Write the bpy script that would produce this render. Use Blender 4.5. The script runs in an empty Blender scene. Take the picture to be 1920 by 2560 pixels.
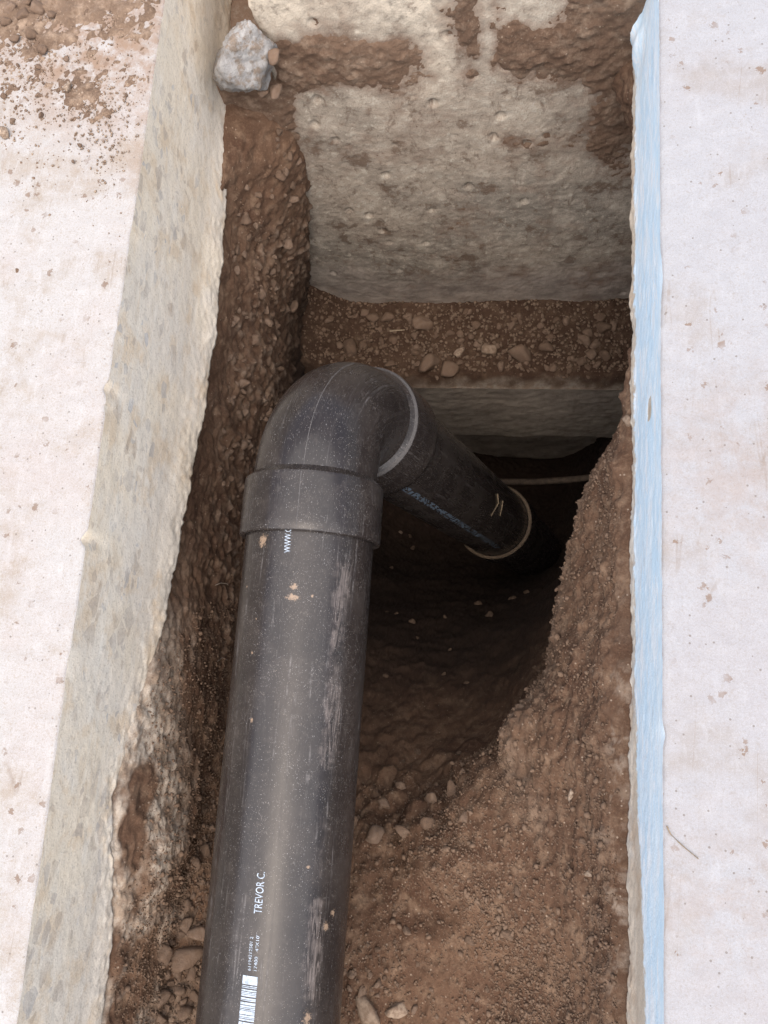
import bpy, bmesh, math, random
import numpy as np
from mathutils import Vector, Matrix, Euler
from mathutils.bvhtree import BVHTree

scene = bpy.context.scene
COL = scene.collection
random.seed(7)
RNG = np.random.default_rng(7)

# ------------------------------------------------------------------ camera
# slab surface is z = 0, the camera hangs over (0, 0); trench runs along +y
FPX = 1900.0                      # focal length in pixels of the 1920x2560 photograph
CAM_H = 0.53
vp = np.array([1609 - 960, 1280 + 8297, -FPX]); vyc = vp / np.linalg.norm(vp)
NX = 1247.0
NY = 1280 + (FPX * FPX + (NX - 960) * vp[0]) / vp[1]
vzc = -np.array([NX - 960, 1280 - NY, -FPX]); vzc /= np.linalg.norm(vzc)
vxc = np.cross(vyc, vzc)
CR = np.array([vxc, vyc, vzc])    # camera axes -> world
cam_d = bpy.data.cameras.new('camera')
cam = bpy.data.objects.new('camera', cam_d); COL.objects.link(cam)
m = Matrix([list(CR[i]) + [0] for i in range(3)] + [[0, 0, 0, 1]])
m.translation = (0, 0, CAM_H)
cam.matrix_world = m
cam_d.sensor_fit = 'VERTICAL'; cam_d.sensor_height = 36.0
cam_d.lens = FPX / 2560 * 36.0
cam_d.clip_start = 0.02; cam_d.clip_end = 300
scene.camera = cam

# ------------------------------------------------------------------ light
SUN_EL, SUN_AZ = 71.0, 168.0      # elevation, and azimuth measured from +y towards +x
world = bpy.data.worlds.new('World'); scene.world = world
world.use_nodes = True
nt = world.node_tree
bg = nt.nodes['Background']
sky = nt.nodes.new('ShaderNodeTexSky'); sky.sky_type = 'NISHITA'
sky.sun_disc = False
sky.sun_elevation = math.radians(SUN_EL)
sky.sun_rotation = math.radians(SUN_AZ)
sky.air_density = 1.0; sky.dust_density = 4.0; sky.ozone_density = 1.0
nt.links.new(sky.outputs[0], bg.inputs[0])
bg.inputs[1].default_value = 0.07
sun_d = bpy.data.lights.new('sun', 'SUN'); sun_d.energy = 1.5; sun_d.angle = math.radians(115)
sun_d.color = (1.0, 0.945, 0.88)
sun = bpy.data.objects.new('sun', sun_d); COL.objects.link(sun)
el, az = math.radians(SUN_EL), math.radians(SUN_AZ)
to_sun = Vector((math.sin(az) * math.cos(el), math.cos(az) * math.cos(el), math.sin(el)))
sun.rotation_euler = to_sun.to_track_quat('Z', 'Y').to_euler()
sun.location = to_sun * 5
scene.view_settings.view_transform = 'Standard'
scene.view_settings.look = 'None'
scene.view_settings.gamma = 1.0
scene.view_settings.exposure = 1.88

# ------------------------------------------------------------------ helpers
def pray(px, py):
    d = CR @ np.array([px - 960, 1280 - py, -FPX])
    return d / np.linalg.norm(d)
def onz(px, py, z):
    d = pray(px, py); t = (z - CAM_H) / d[2]
    return np.array([0, 0, CAM_H]) + d * t
def ony(px, py, y):
    d = pray(px, py); t = y / d[1]
    return np.array([0, 0, CAM_H]) + d * t

def _hash(ix, iy, iz, s):
    h = (ix.astype(np.int64) * 374761393 + iy.astype(np.int64) * 668265263 + iz.astype(np.int64) * 2147483647 + s * 1274126177) & 0xffffffff
    h = ((h ^ (h >> 13)) * 1274126177) & 0xffffffff
    h = ((h ^ (h >> 16)) * 2246822519) & 0xffffffff
    h = h ^ (h >> 13)
    return (h & 0xffffff) / float(0xffffff)
def vnoise(p, scale, seed=0):
    """smooth value noise in 3D, -1..1; p is (n,3)"""
    q = p * scale
    i = np.floor(q); f = q - i; i = i.astype(np.int64)
    f = f * f * f * (f * (f * 6 - 15) + 10)
    r = 0
    for dx in (0, 1):
        wx = f[:, 0] if dx else 1 - f[:, 0]
        for dy in (0, 1):
            wy = f[:, 1] if dy else 1 - f[:, 1]
            for dz in (0, 1):
                wz = f[:, 2] if dz else 1 - f[:, 2]
                r = r + wx * wy * wz * _hash(i[:, 0] + dx, i[:, 1] + dy, i[:, 2] + dz, seed)
    return r * 2 - 1
def fbm(p, scale, oct=4, seed=0, gain=0.5):
    a, r, n = 1.0, 0, 0
    for o in range(oct):
        r = r + a * vnoise(p + o * 3.17, scale * 2 ** o, seed + o * 17); n += a; a *= gain
    return r / n
def worley(p, scale, seed=0):
    """distance to the nearest and second nearest cell point, and a random number of the cell"""
    q = p * scale
    i = np.floor(q).astype(np.int64)
    d1 = np.full(len(p), 9.0); d2 = np.full(len(p), 9.0); rid = np.zeros(len(p))
    for dx in (-1, 0, 1):
        for dy in (-1, 0, 1):
            for dz in (-1, 0, 1):
                c = i + np.array([dx, dy, dz])
                cx = c[:, 0] + _hash(c[:, 0], c[:, 1], c[:, 2], seed + 1)
                cy = c[:, 1] + _hash(c[:, 0], c[:, 1], c[:, 2], seed + 2)
                cz = c[:, 2] + _hash(c[:, 0], c[:, 1], c[:, 2], seed + 3)
                d = np.sqrt((q[:, 0] - cx) ** 2 + (q[:, 1] - cy) ** 2 + (q[:, 2] - cz) ** 2)
                near = d < d1
                d2 = np.where(near, d1, np.minimum(d2, d))
                rid = np.where(near, _hash(c[:, 0], c[:, 1], c[:, 2], seed + 4), rid)
                d1 = np.where(near, d, d1)
    return d1, d2, rid
def sstep(a, b, x):
    t = np.clip((x - a) / (b - a), 0, 1)
    return t * t * (3 - 2 * t)

def mesh_np(name, verts, faces, smooth=True):
    me = bpy.data.meshes.new(name)
    verts = np.asarray(verts, np.float32); faces = np.asarray(faces, np.int32)
    k = faces.shape[1]
    me.vertices.add(len(verts)); me.vertices.foreach_set('co', verts.ravel())
    me.loops.add(faces.size); me.loops.foreach_set('vertex_index', faces.ravel())
    me.polygons.add(len(faces))
    me.polygons.foreach_set('loop_start', np.arange(0, faces.size, k, dtype=np.int32))
    me.polygons.foreach_set('loop_total', np.full(len(faces), k, np.int32))
    me.update(calc_edges=True); me.validate()
    me.polygons.foreach_set('use_smooth', np.full(len(me.polygons), smooth))
    return me
def grid_faces(nu, nv, flip=False):
    a = (np.arange(nu - 1)[:, None] * nv + np.arange(nv - 1)[None, :]).ravel()
    f = np.stack([a, a + nv, a + nv + 1, a + 1], 1)
    return f[:, ::-1] if flip else f
def attr(me, name, vals):
    a = me.attributes.new(name, 'FLOAT', 'POINT'); a.data.foreach_set('value', np.asarray(vals, np.float32))
def grid_normals(P):
    du = np.gradient(P, axis=0); dv = np.gradient(P, axis=1)
    n = np.cross(du, dv); n /= np.linalg.norm(n, axis=2, keepdims=True) + 1e-12
    return n
def obj(name, me, mat=None, parent=None):
    o = bpy.data.objects.new(name, me); COL.objects.link(o)
    if mat is not None and len(me.materials) == 0: me.materials.append(mat)
    if parent is not None: o.parent = parent
    return o
def tag(o, label=None, cat=None, group=None, kind=None):
    if label: o['label'] = label
    if cat: o['category'] = cat
    if group: o['group'] = group
    if kind: o['kind'] = kind
    return o
def empty(name, loc):
    o = bpy.data.objects.new(name, None); COL.objects.link(o); o.location = loc
    o.empty_display_size = 0.02
    return o
def adopt(child, parent):
    """parent a mesh whose vertices are in world coordinates"""
    child.parent = parent
    w = Vector((0, 0, 0)); p = parent
    while p is not None: w += p.location; p = p.parent
    child.location = -w if parent.parent is None else Vector((0, 0, 0))
    return child

# ------------------------------------------------------------------ materials
class NT:
    def __init__(s, name):
        s.m = bpy.data.materials.new(name); s.m.use_nodes = True
        s.t = s.m.node_tree; s.b = s.t.nodes['Principled BSDF']
        tc = s.t.nodes.new('ShaderNodeTexCoord'); s.co = tc.outputs['Object']; s.uv = tc.outputs['UV']
    def n(s, kind, **kw):
        nd = s.t.nodes.new('ShaderNode' + kind)
        for k, v in kw.items(): setattr(nd, k, v)
        return nd
    def put(s, sock, v):
        if isinstance(v, bpy.types.NodeSocket): s.t.links.new(v, sock)
        elif isinstance(v, tuple) and len(v) == 3 and sock.type == 'RGBA': sock.default_value = (*v, 1)
        else: sock.default_value = v
    def noise(s, scale, detail=4, rough=.55, dist=0, co=None, ntype='FBM'):
        nd = s.n('TexNoise'); s.put(nd.inputs['Vector'], co or s.co)
        nd.inputs['Scale'].default_value = scale; nd.inputs['Detail'].default_value = detail
        nd.inputs['Roughness'].default_value = rough; nd.inputs['Distortion'].default_value = dist
        return nd.outputs['Fac']
    def vor(s, scale, co=None, feature='F1', rand=1.0):
        nd = s.n('TexVoronoi', feature=feature); s.put(nd.inputs['Vector'], co or s.co)
        nd.inputs['Scale'].default_value = scale; nd.inputs['Randomness'].default_value = rand
        return nd
    def mapping(s, scale=(1, 1, 1), loc=(0, 0, 0), rot=(0, 0, 0), co=None):
        nd = s.n('Mapping'); s.put(nd.inputs[0], co or s.co)
        nd.inputs['Location'].default_value = loc; nd.inputs['Rotation'].default_value = rot
        nd.inputs['Scale'].default_value = scale
        return nd.outputs[0]
    def ramp(s, fac, a, b, c0=0.0, c1=1.0):
        nd = s.n('MapRange'); nd.interpolation_type = 'SMOOTHSTEP'
        s.put(nd.inputs[0], fac); nd.inputs[1].default_value = a; nd.inputs[2].default_value = b
        nd.inputs[3].default_value = c0; nd.inputs[4].default_value = c1
        return nd.outputs[0]
    def math(s, op, a, b=0.0):
        nd = s.n('Math', operation=op); s.put(nd.inputs[0], a); s.put(nd.inputs[1], b)
        return nd.outputs[0]
    def mix(s, fac, a, b, mode='MIX'):
        nd = s.n('Mix', data_type='RGBA', blend_type=mode)
        s.put(nd.inputs[0], fac); s.put(nd.inputs[6], a); s.put(nd.inputs[7], b)
        return nd.outputs[2]
    def attr(s, name):
        nd = s.n('Attribute', attribute_name=name); return nd.outputs['Fac']
    def sep(s, v):
        nd = s.n('SeparateXYZ'); s.put(nd.inputs[0], v); return nd.outputs
    def bump(s, h, strength, dist, prev=None):
        nd = s.n('Bump'); s.put(nd.inputs['Height'], h)
        nd.inputs['Strength'].default_value = strength; nd.inputs['Distance'].default_value = dist
        if prev is not None: s.put(nd.inputs['Normal'], prev)
        return nd.outputs[0]
    def done(s, color, rough, normal=None, spec=None):
        s.put(s.b.inputs['Base Color'], color); s.put(s.b.inputs['Roughness'], rough)
        if normal is not None: s.put(s.b.inputs['Normal'], normal)
        if spec is not None: s.put(s.b.inputs['Specular IOR Level'], spec)
        return s.m

def soil_mat(name, dark=(.076, .040, .024), mid=(.124, .071, .043), light=(.205, .134, .087), pale=True):
    M = NT(name)
    n1 = M.noise(9, 6, .65); n2 = M.noise(60, 5, .7); n3 = M.noise(420, 4, .7)
    c = M.mix(M.ramp(n1, .35, .68), dark, mid)
    c = M.mix(M.ramp(n2, .45, .75), c, light)
    c = M.mix(M.math('MULTIPLY', M.ramp(n3, .5, .78), .6), c, light)
    c = M.mix(M.math('MULTIPLY', M.ramp(n3, .46, .25), .55), c, dark)
    v = M.vor(330)
    rid = M.sep(v.outputs['Color'])
    sp = M.math('MULTIPLY', M.ramp(v.outputs['Distance'], .34, .2), M.ramp(rid[0], .93, .95))
    c = M.mix(M.math('MULTIPLY', sp, .7), c, (.33, .255, .19))
    if pale:
        a = M.attr('pale')
        pn = M.noise(140, 5, .7)
        c = M.mix(M.math('MULTIPLY', a, M.ramp(pn, .25, .6, .45, 1)), c, M.mix(M.ramp(n2, .4, .6), (.34, .26, .19), (.50, .43, .35)))
        c = M.mix(M.attr('shade_tone'), c, M.mix(.92, c, (.016, .009, .006)))  # shade mixed into the soil colour as a near-black brown
    b = M.bump(n3, .55, .0022)
    b = M.bump(M.noise(1100, 2, .6), .35, .001, b)
    return M.done(c, .95, b, .25)

def slab_mat(name, base, pink, tan, white, seed):
    M = NT(name)
    co = M.mapping(loc=(seed, seed * 1.7, 0))
    n1 = M.noise(5.5, 5, .6, .3, co); n2 = M.noise(14, 5, .65, 0, M.mapping(loc=(seed + 4, 0, 0)))
    n3 = M.noise(70, 4, .7, 0, co); n4 = M.noise(600, 3, .6, 0, co)
    c = M.mix(M.ramp(n1, .42, .66), base, pink)
    c = M.mix(M.math('MULTIPLY', M.ramp(n2, .49, .68), .75), c, tan)
    c = M.mix(M.math('MULTIPLY', M.ramp(n3, .40, .80), .35), c, white)
    gr = M.noise(1500, 2, .7, 0, co)
    c = M.mix(M.math('MULTIPLY', M.ramp(gr, .5, .7), .35), c, tan)
    c = M.mix(M.math('MULTIPLY', M.ramp(gr, .5, .32), .4), c, white)
    c = M.mix(M.math('MULTIPLY', M.ramp(n4, .5, .72), .5), c, tan)
    c = M.mix(M.math('MULTIPLY', M.ramp(M.noise(240, 5, .75, .6, co), .56, .68), .45), c, tan)
    # trowel streaks
    st = M.noise(60, 3, .6, .4, M.mapping(scale=(3.2, .55, 1), rot=(0, 0, .7), loc=(seed, 0, 0)))
    c = M.mix(M.math('MULTIPLY', M.ramp(st, .55, .75), .25), c, white)
    dn = M.noise(45, 6, .72, .2, co)
    c = M.mix(M.math('MULTIPLY', M.attr('dirt'), M.ramp(dn, .35, .62, .05, .9)), c, (.20, .13, .085))
    for k_, (rz_, sy_) in enumerate(((.9, .25), (-.5, .2))):
        ln = M.noise(9, 2, .5, .3, M.mapping(scale=(2.4, sy_, 1), rot=(0, 0, rz_), loc=(seed + k_ * 7, 0, 0)))
        line = M.ramp(M.math('ABSOLUTE', M.math('SUBTRACT', ln, .5)), .0045, .001)
        c = M.mix(M.math('MULTIPLY', M.math('MULTIPLY', line, M.ramp(n2, .5, .62)), .35), c, (.17, .13, .10))
    # rusty specks and dark pits
    v = M.vor(95, co); r = M.sep(v.outputs['Color'])
    sz = M.ramp(r[1], 0, 1, .06, .27)
    sp = M.math('MULTIPLY', M.math('LESS_THAN', M.math('ADD', v.outputs['Distance'], M.math('MULTIPLY', M.math('SUBTRACT', M.noise(330, 3, .7, 0, co), .5), 1.0)), sz), M.ramp(r[0], .55, .57))
    area = M.ramp(n2, .38, .6)
    c = M.mix(M.math('MULTIPLY', sp, M.math('MULTIPLY', area, .8)), c, (.15, .10, .07))
    v2 = M.vor(210, co); r2 = M.sep(v2.outputs['Color'])
    sp2 = M.math('MULTIPLY', M.math('LESS_THAN', v2.outputs['Distance'], .16), M.ramp(r2[0], .82, .84))
    c = M.mix(M.math('MULTIPLY', sp2, .7), c, (.12, .10, .085))
    b = M.bump(n4, .25, .001)
    b = M.bump(st, .25, .0012, b)
    b = M.bump(n3, .25, .002, b)
    b = M.bump(M.math('SUBTRACT', 1.0, sp), .4, .001, b)
    return M.done(c, .8, b, .3)

def cut_mat(name, base, warm, grey, agg, agg_amt, tint=None):
    M = NT(name)
    st = M.noise(30, 5, .65, .5, M.mapping(scale=(1, .9, 2.2), rot=(.55, 0, 0)))
    n1 = M.noise(8, 4, .6); n2 = M.noise(26, 5, .65); n4 = M.noise(500, 3, .6)
    c = M.mix(M.ramp(n1, .42, .58), base, grey)
    c = M.mix(M.math('MULTIPLY', M.ramp(n2, .5, .66), .85), c, warm)
    c = M.mix(M.math('MULTIPLY', M.ramp(st, .52, .72), .45), c, (.66, .62, .55))
    c = M.mix(M.math('MULTIPLY', M.ramp(st, .46, .34), .45), c, warm)
    c = M.mix(M.math('MULTIPLY', M.ramp(M.noise(150, 6, .75, .5, M.mapping(scale=(1, .7, 1.6), rot=(.6, 0, 0))), .55, .72), .28), c, (.40, .33, .25))
    if agg_amt > 0:
        co = M.mapping(scale=(.4, .85, 1.15), rot=(.5, 0, 0))
        wob = M.n('VectorMath', operation='ADD'); nz = M.n('TexNoise'); M.put(nz.inputs['Vector'], M.co); nz.inputs['Scale'].default_value = 70
        sc = M.n('VectorMath', operation='SCALE'); M.put(sc.inputs[0], nz.outputs['Color']); sc.inputs['Scale'].default_value = .007
        M.put(wob.inputs[0], co); M.put(wob.inputs[1], sc.outputs[0])
        zlim = M.ramp(M.sep(M.co)[2], -.15, -.08)
        for vs, amt in ((62, agg_amt), (140, agg_amt * .35)):
            v = M.vor(vs, wob.outputs[0]); r = M.sep(v.outputs['Color'])
            de = M.vor(vs, wob.outputs[0], 'DISTANCE_TO_EDGE').outputs['Distance']
            lo = M.ramp(r[1], 0, 1, .03, .26)
            near = M.ramp(M.math('SUBTRACT', de, lo), 0.0, .035)
            pick = M.ramp(r[0], 1 - amt, 1 - amt + .02)
            ac = M.mix(r[2], agg, (.42, .335, .25))
            ac = M.mix(M.ramp(r[1], .6, .9), ac, (.36, .37, .385))
            c = M.mix(M.math('MULTIPLY', M.math('MULTIPLY', near, pick), M.math('MULTIPLY', zlim, M.ramp(n2, .36, .6, .12, .65))), c, ac)
    saw = M.noise(50, 4, .7, .2, M.mapping(scale=(1, .12, 5), rot=(.5, 0, 0)))
    c = M.mix(M.math('MULTIPLY', M.ramp(saw, .52, .68), .3), c, (.70, .66, .58))
    c = M.mix(M.math('MULTIPLY', M.ramp(n4, .52, .72), .4), c, (.26, .21, .16))
    if tint is not None:
        t = M.noise(60, 6, .75, .3, M.mapping(scale=(1, .30, 1)))
        c2 = M.mix(M.ramp(t, .4, .66), tint[0], tint[1])
        c2 = M.mix(M.math('MULTIPLY', M.ramp(M.noise(110, 5, .75, 0, M.mapping(scale=(1, .35, 1))), .58, .68), .6), c2, tint[2])
        c2 = M.mix(M.math('MULTIPLY', M.ramp(M.noise(45, 6, .75, .4, M.mapping(scale=(1, .5, 1.4), loc=(0, 2, 0))), .5, .6), .7), c2, (.90, .92, .93))
        f = M.math('SUBTRACT', M.attr('sky_tint'), M.math('MULTIPLY', M.noise(130, 5, .7), .9))
        c = M.mix(M.ramp(f, -.12, .12), c, c2)
    b = M.bump(n4, .4, .0010)
    b = M.bump(st, .2, .0010, b)
    b = M.bump(M.noise(170, 6, .75), .35, .0014, b)
    return M.done(c, .88, b, .25)

def wall_mat(name):
    M = NT(name)
    n1 = M.noise(6, 6, .65); n2 = M.noise(24, 7, .72); n3 = M.noise(95, 6, .75); n4 = M.noise(520, 3, .65)
    st = M.noise(40, 6, .72, .4, M.mapping(scale=(1.9, 1, .8), loc=(3, 0, 1)))
    c = M.mix(M.ramp(n1, .40, .60), (.25, .22, .18), (.34, .285, .225))
    c = M.mix(M.math('MULTIPLY', M.ramp(n2, .50, .64), .85), c, (.43, .375, .305))
    c = M.mix(M.math('MULTIPLY', M.ramp(n3, .54, .62), .8), c, (.46, .41, .335))
    c = M.mix(M.math('MULTIPLY', M.ramp(n2, .47, .37), .8), c, (.125, .082, .056))
    c = M.mix(M.math('MULTIPLY', M.ramp(st, .54, .68), .7), c, (.125, .082, .056))
    pit = M.math('MULTIPLY', M.ramp(n3, .41, .33), M.ramp(n1, .35, .55))
    c = M.mix(M.math('MULTIPLY', pit, .6), c, (.10, .07, .05))
    # grey scrapes
    sc = M.noise(22, 4, .7, .8, M.mapping(scale=(4.5, 1, .8), rot=(0, .15, 0)))
    c = M.mix(M.math('MULTIPLY', M.ramp(sc, .66, .74), .5), c, (.42, .41, .39))
    c = M.mix(M.math('MULTIPLY', M.ramp(n4, .5, .72), .45), c, (.15, .105, .075))
    c = M.mix(M.math('MULTIPLY', M.ramp(n4, .45, .28), .3), c, (.50, .45, .38))
    c = M.mix(M.math('MULTIPLY', M.attr('dust'), M.ramp(n3, .35, .58, .15, 1)), c, (.56, .48, .38))
    c = M.mix(M.math('MULTIPLY', M.attr('clean'), .8), c, M.mix(M.ramp(n2, .35, .65), (.23, .195, .17), (.36, .305, .26)))
    c = M.mix(M.math('MULTIPLY', M.attr('stain'), M.ramp(n3, .3, .55, .25, 1)), c, (.17, .108, .075))
    b = M.bump(n4, .5, .0015)
    b = M.bump(n3, .3, .0015, b)
    b = M.bump(n2, .2, .003, b)
    return M.done(c, .92, b, .2)

def pipe_mat(name, film=.5, scuff=1.0, shape='pipe'):
    """black plastic with dust; UV is (arc metres from the top, metres along)"""
    M = NT(name)
    uv = M.uv
    s = M.sep(uv)
    nb = M.noise(16, 5, .65, 0, uv); nm = M.noise(90, 5, .7, 0, uv); nf = M.noise(900, 3, .7, 0, uv)
    c = M.mix(M.ramp(nb, .35, .7), (.014, .0115, .011), (.024, .020, .018))
    filmf = M.math('MULTIPLY', M.ramp(nb, .30, .72, .45, 1.0), film)
    filmf = M.math('MULTIPLY', filmf, M.ramp(nf, .3, .7, .6, 1))
    c = M.mix(filmf, c, (.110, .086, .076))
    c = M.mix(M.math('MULTIPLY', M.ramp(nm, .50, .75), 1.2 * film), c, (.16, .135, .115))
    # fine lengthwise drag marks
    lm = M.noise(220, 3, .6, .6, M.mapping(scale=(1, .05, 1), rot=(0, 0, .05), co=uv))
    c = M.mix(M.math('MULTIPLY', M.math('MULTIPLY', M.ramp(lm, .60, .7), M.ramp(nm, .42, .6)), .35 * scuff), c, (.19, .175, .17))
    if shape == 'pipe':
        # scraped band on the right shoulder
        u = M.math('ADD', s[0], M.math('MULTIPLY', M.math('SUBTRACT', nm, .5), .018))
        band = M.math('MULTIPLY', M.ramp(u, .036, .042), M.ramp(u, .056, .050))
        brk = M.ramp(M.noise(24, 4, .65, .3, M.mapping(scale=(.6, .75, 1), loc=(.35, .1, 0), co=uv)), .45, .58)
        tex = M.ramp(M.noise(260, 5, .75, 1.5, M.mapping(scale=(1, .10, 1), rot=(0, 0, -.10), co=uv)), .40, .60, .0, .95)
        c = M.mix(M.math('MULTIPLY', M.math('MULTIPLY', band, brk), tex), c, (.125, .104, .094))
    # dust specks, big and small, thicker on top
    dens = M.math('MULTIPLY', M.ramp(M.noise(26, 5, .7, 0, uv), .36, .66), M.ramp(s[1], -.24, -.06, .35, 1.0) if shape == 'pipe' else 1.0)
    for sc, rad, keep, amt in ((900, .24, .72, .5), (330, .10, .90, .7), (1500, .34, .58, .32)):
        v = M.vor(sc, uv); r = M.sep(v.outputs['Color'])
        size = M.ramp(r[1], 0, 1, rad * .35, rad)
        k = M.math('MULTIPLY', M.math('LESS_THAN', v.outputs['Distance'], size), M.math('GREATER_THAN', M.math('ADD', r[0], M.math('MULTIPLY', dens, .3)), keep + .3))
        c = M.mix(M.math('MULTIPLY', k, amt), c, M.mix(r[2], (.48, .42, .36), (.62, .60, .60)))
    if shape == 'pipe':
        for (bu, bv, ru, rv) in PIPE_BLOTCH:
            q = M.mapping(loc=(-bu / ru, -bv / rv, 0), scale=(1 / ru, 1 / rv, 1), co=uv)
            ln = M.n('VectorMath', operation='LENGTH'); M.put(ln.inputs[0], q)
            f = M.math('ADD', ln.outputs['Value'], M.math('MULTIPLY', M.math('SUBTRACT', M.noise(420, 5, .8, .8, uv), .5), 4.5))
            c = M.mix(M.math('MULTIPLY', M.ramp(f, .95, .5), .85), c, (.25, .175, .12))
    rg = M.math('ADD', M.ramp(nb, .3, .7, .20, .32), M.math('MULTIPLY', M.ramp(lm, .5, .7), .12))
    b = M.bump(nf, .06, .0006)
    b = M.bump(lm, .10, .0006, b)
    return M.done(c, rg, b, .36)

def plain(name, col, rough=.8, var=.3, scale=200, spec=.3):
    M = NT(name)
    n = M.noise(scale, 4, .65)
    c = M.mix(M.ramp(n, .3, .7), tuple(x * (1 - var) for x in col), tuple(min(1, x * (1 + var)) for x in col))
    return M.done(c, rough, M.bump(n, .4, .001), spec)

def stone_mat(name, a, b_):
    M = NT(name)
    oi = M.n('ObjectInfo')
    n = M.noise(2.2, 5, .7); n2 = M.noise(9, 4, .7)
    c = M.mix(M.ramp(oi.outputs['Random'], 0, 1), a, b_)
    c = M.mix(M.math('MULTIPLY', M.ramp(n, .38, .6), .75), c, (.14, .09, .06))
    c = M.mix(M.math('MULTIPLY', M.ramp(n2, .5, .75), .3), c, tuple(min(1, v * 1.5) for v in b_))
    b = M.bump(n2, .5, .0008); b = M.bump(n, .5, .0022, b)
    return M.done(c, .95, b, .2)

# ------------------------------------------------------------------ layout numbers
XL, XR = -0.313, 0.106            # faces of the two cut slabs
TH = 0.12                         # slab thickness
YW = 0.58                         # face of the foundation wall
YF = 0.451                        # face of the footing step
ZL = -0.630                       # top of the footing step
PX, PZ, PR = -0.171, -0.125, 0.057  # pipe axis and radius

def pipe_hit(px, py, R=PR):
    d = pray(px, py); o = np.array([0, 0, CAM_H])
    ox, oz = o[0] - PX, o[2] - PZ
    a = d[0] ** 2 + d[2] ** 2; b = 2 * (ox * d[0] + oz * d[2]); c = ox * ox + oz * oz - R * R
    t = (-b - math.sqrt(b * b - 4 * a * c)) / (2 * a)
    p = o + d * t
    return math.atan2(p[0] - PX, p[2] - PZ) * R, p[1]     # arc metres from the top, y
PIPE_BLOTCH = []
for (px, py, ru, rv) in ((657, 1352, .0050, .0055), (735, 1466, .0035, .0025), (732, 1492, .0052, .0030), (617, 1467, .0012, .0014), (780, 1490, .0012, .0012),
                         (832, 2282, .0026, .0026), (815, 2315, .0032, .0030), (768, 2545, .0040, .0050), (771, 2167, .0016, .0014), (629, 1800, .0014, .0016), (640, 1547, .001, .001), (630, 1632, .001, .001)):
    u, v = pipe_hit(px, py); PIPE_BLOTCH.append((u, v, ru, rv))

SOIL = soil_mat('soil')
SOIL_DRY = soil_mat('dry_soil', (.105, .068, .046), (.160, .108, .074), (.28, .205, .148), pale=False)
SLAB_L = slab_mat('slab_concrete_warm', (.308, .296, .286), (.300, .272, .258), (.225, .180, .136), (.40, .398, .40), 3.0)
SLAB_R = slab_mat('slab_concrete_cool', (.258, .260, .272), (.254, .247, .254), (.212, .190, .174), (.335, .338, .35), 11.0)
CUT_L = cut_mat('sawn_concrete', (.67, .585, .465), (.58, .465, .335), (.64, .575, .485), (.38, .365, .35), .40)
CUT_R = cut_mat('sawn_concrete_sky_tinted', (.62, .53, .42), (.52, .40, .29), (.62, .57, .50), (.36, .36, .36), .0,
                tint=((.66, .83, .95), (.82, .91, .96), (.60, .66, .70)))  # blue of the sky light put into the face colour, with worn flecks
WALL = wall_mat('cast_concrete')
STONE = stone_mat('stone', (.115, .076, .053), (.185, .130, .095))
STONE_PALE = stone_mat('pale_stone', (.27, .20, .145), (.34, .265, .20))
STONE_GREY = stone_mat('grey_stone', (.42, .41, .40), (.50, .49, .47))

# ------------------------------------------------------------------ pavement slabs
def edge_noise(y, seed, amp=.0012):
    p = np.stack([y, np.full_like(y, seed * 1.37), np.zeros_like(y)], 1)
    return amp * (.7 * fbm(p, 60, 5, seed, .7) + .25 * vnoise(p, 9, seed + 5))
def axis(coarse_lo, fine_lo, fine_hi, step, coarse_hi):
    return np.concatenate([coarse_lo, np.arange(fine_lo, fine_hi + 1e-9, step), coarse_hi])

YS = axis(np.array([-1.2, -1.0, -.8, -.6]), -.44, .74, .002, np.array([.9, 1.4]))
def chips_left(y):
    e = edge_noise(y, 3)
    for (px, py, w, a) in ((250, 990, .010, .0075), (262, 940, .016, .0030), (196, 1347, .0045, .0055), (300, 840, .02, .002), (330, 600, .012, .0016), (150, 1690, .012, .0018)):
        yc = onz(px, py, 0)[1]
        e = e - a * np.clip(1 - np.abs(y - yc) / (1.6 * w), 0, 1) * (.75 + .9 * fbm(np.stack([y, y * 0, y * 0], 1), 90, 3, 13))
    return e
def chips_right(y):
    e = edge_noise(y, 8, .0009)
    for (px, py, w, a) in ((1665, 1840, .006, .0018), (1655, 700, .02, .001)):
        yc = onz(px, py, 0)[1]
        e = e + a * np.exp(-((y - yc) / w) ** 2)
    return e

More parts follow.
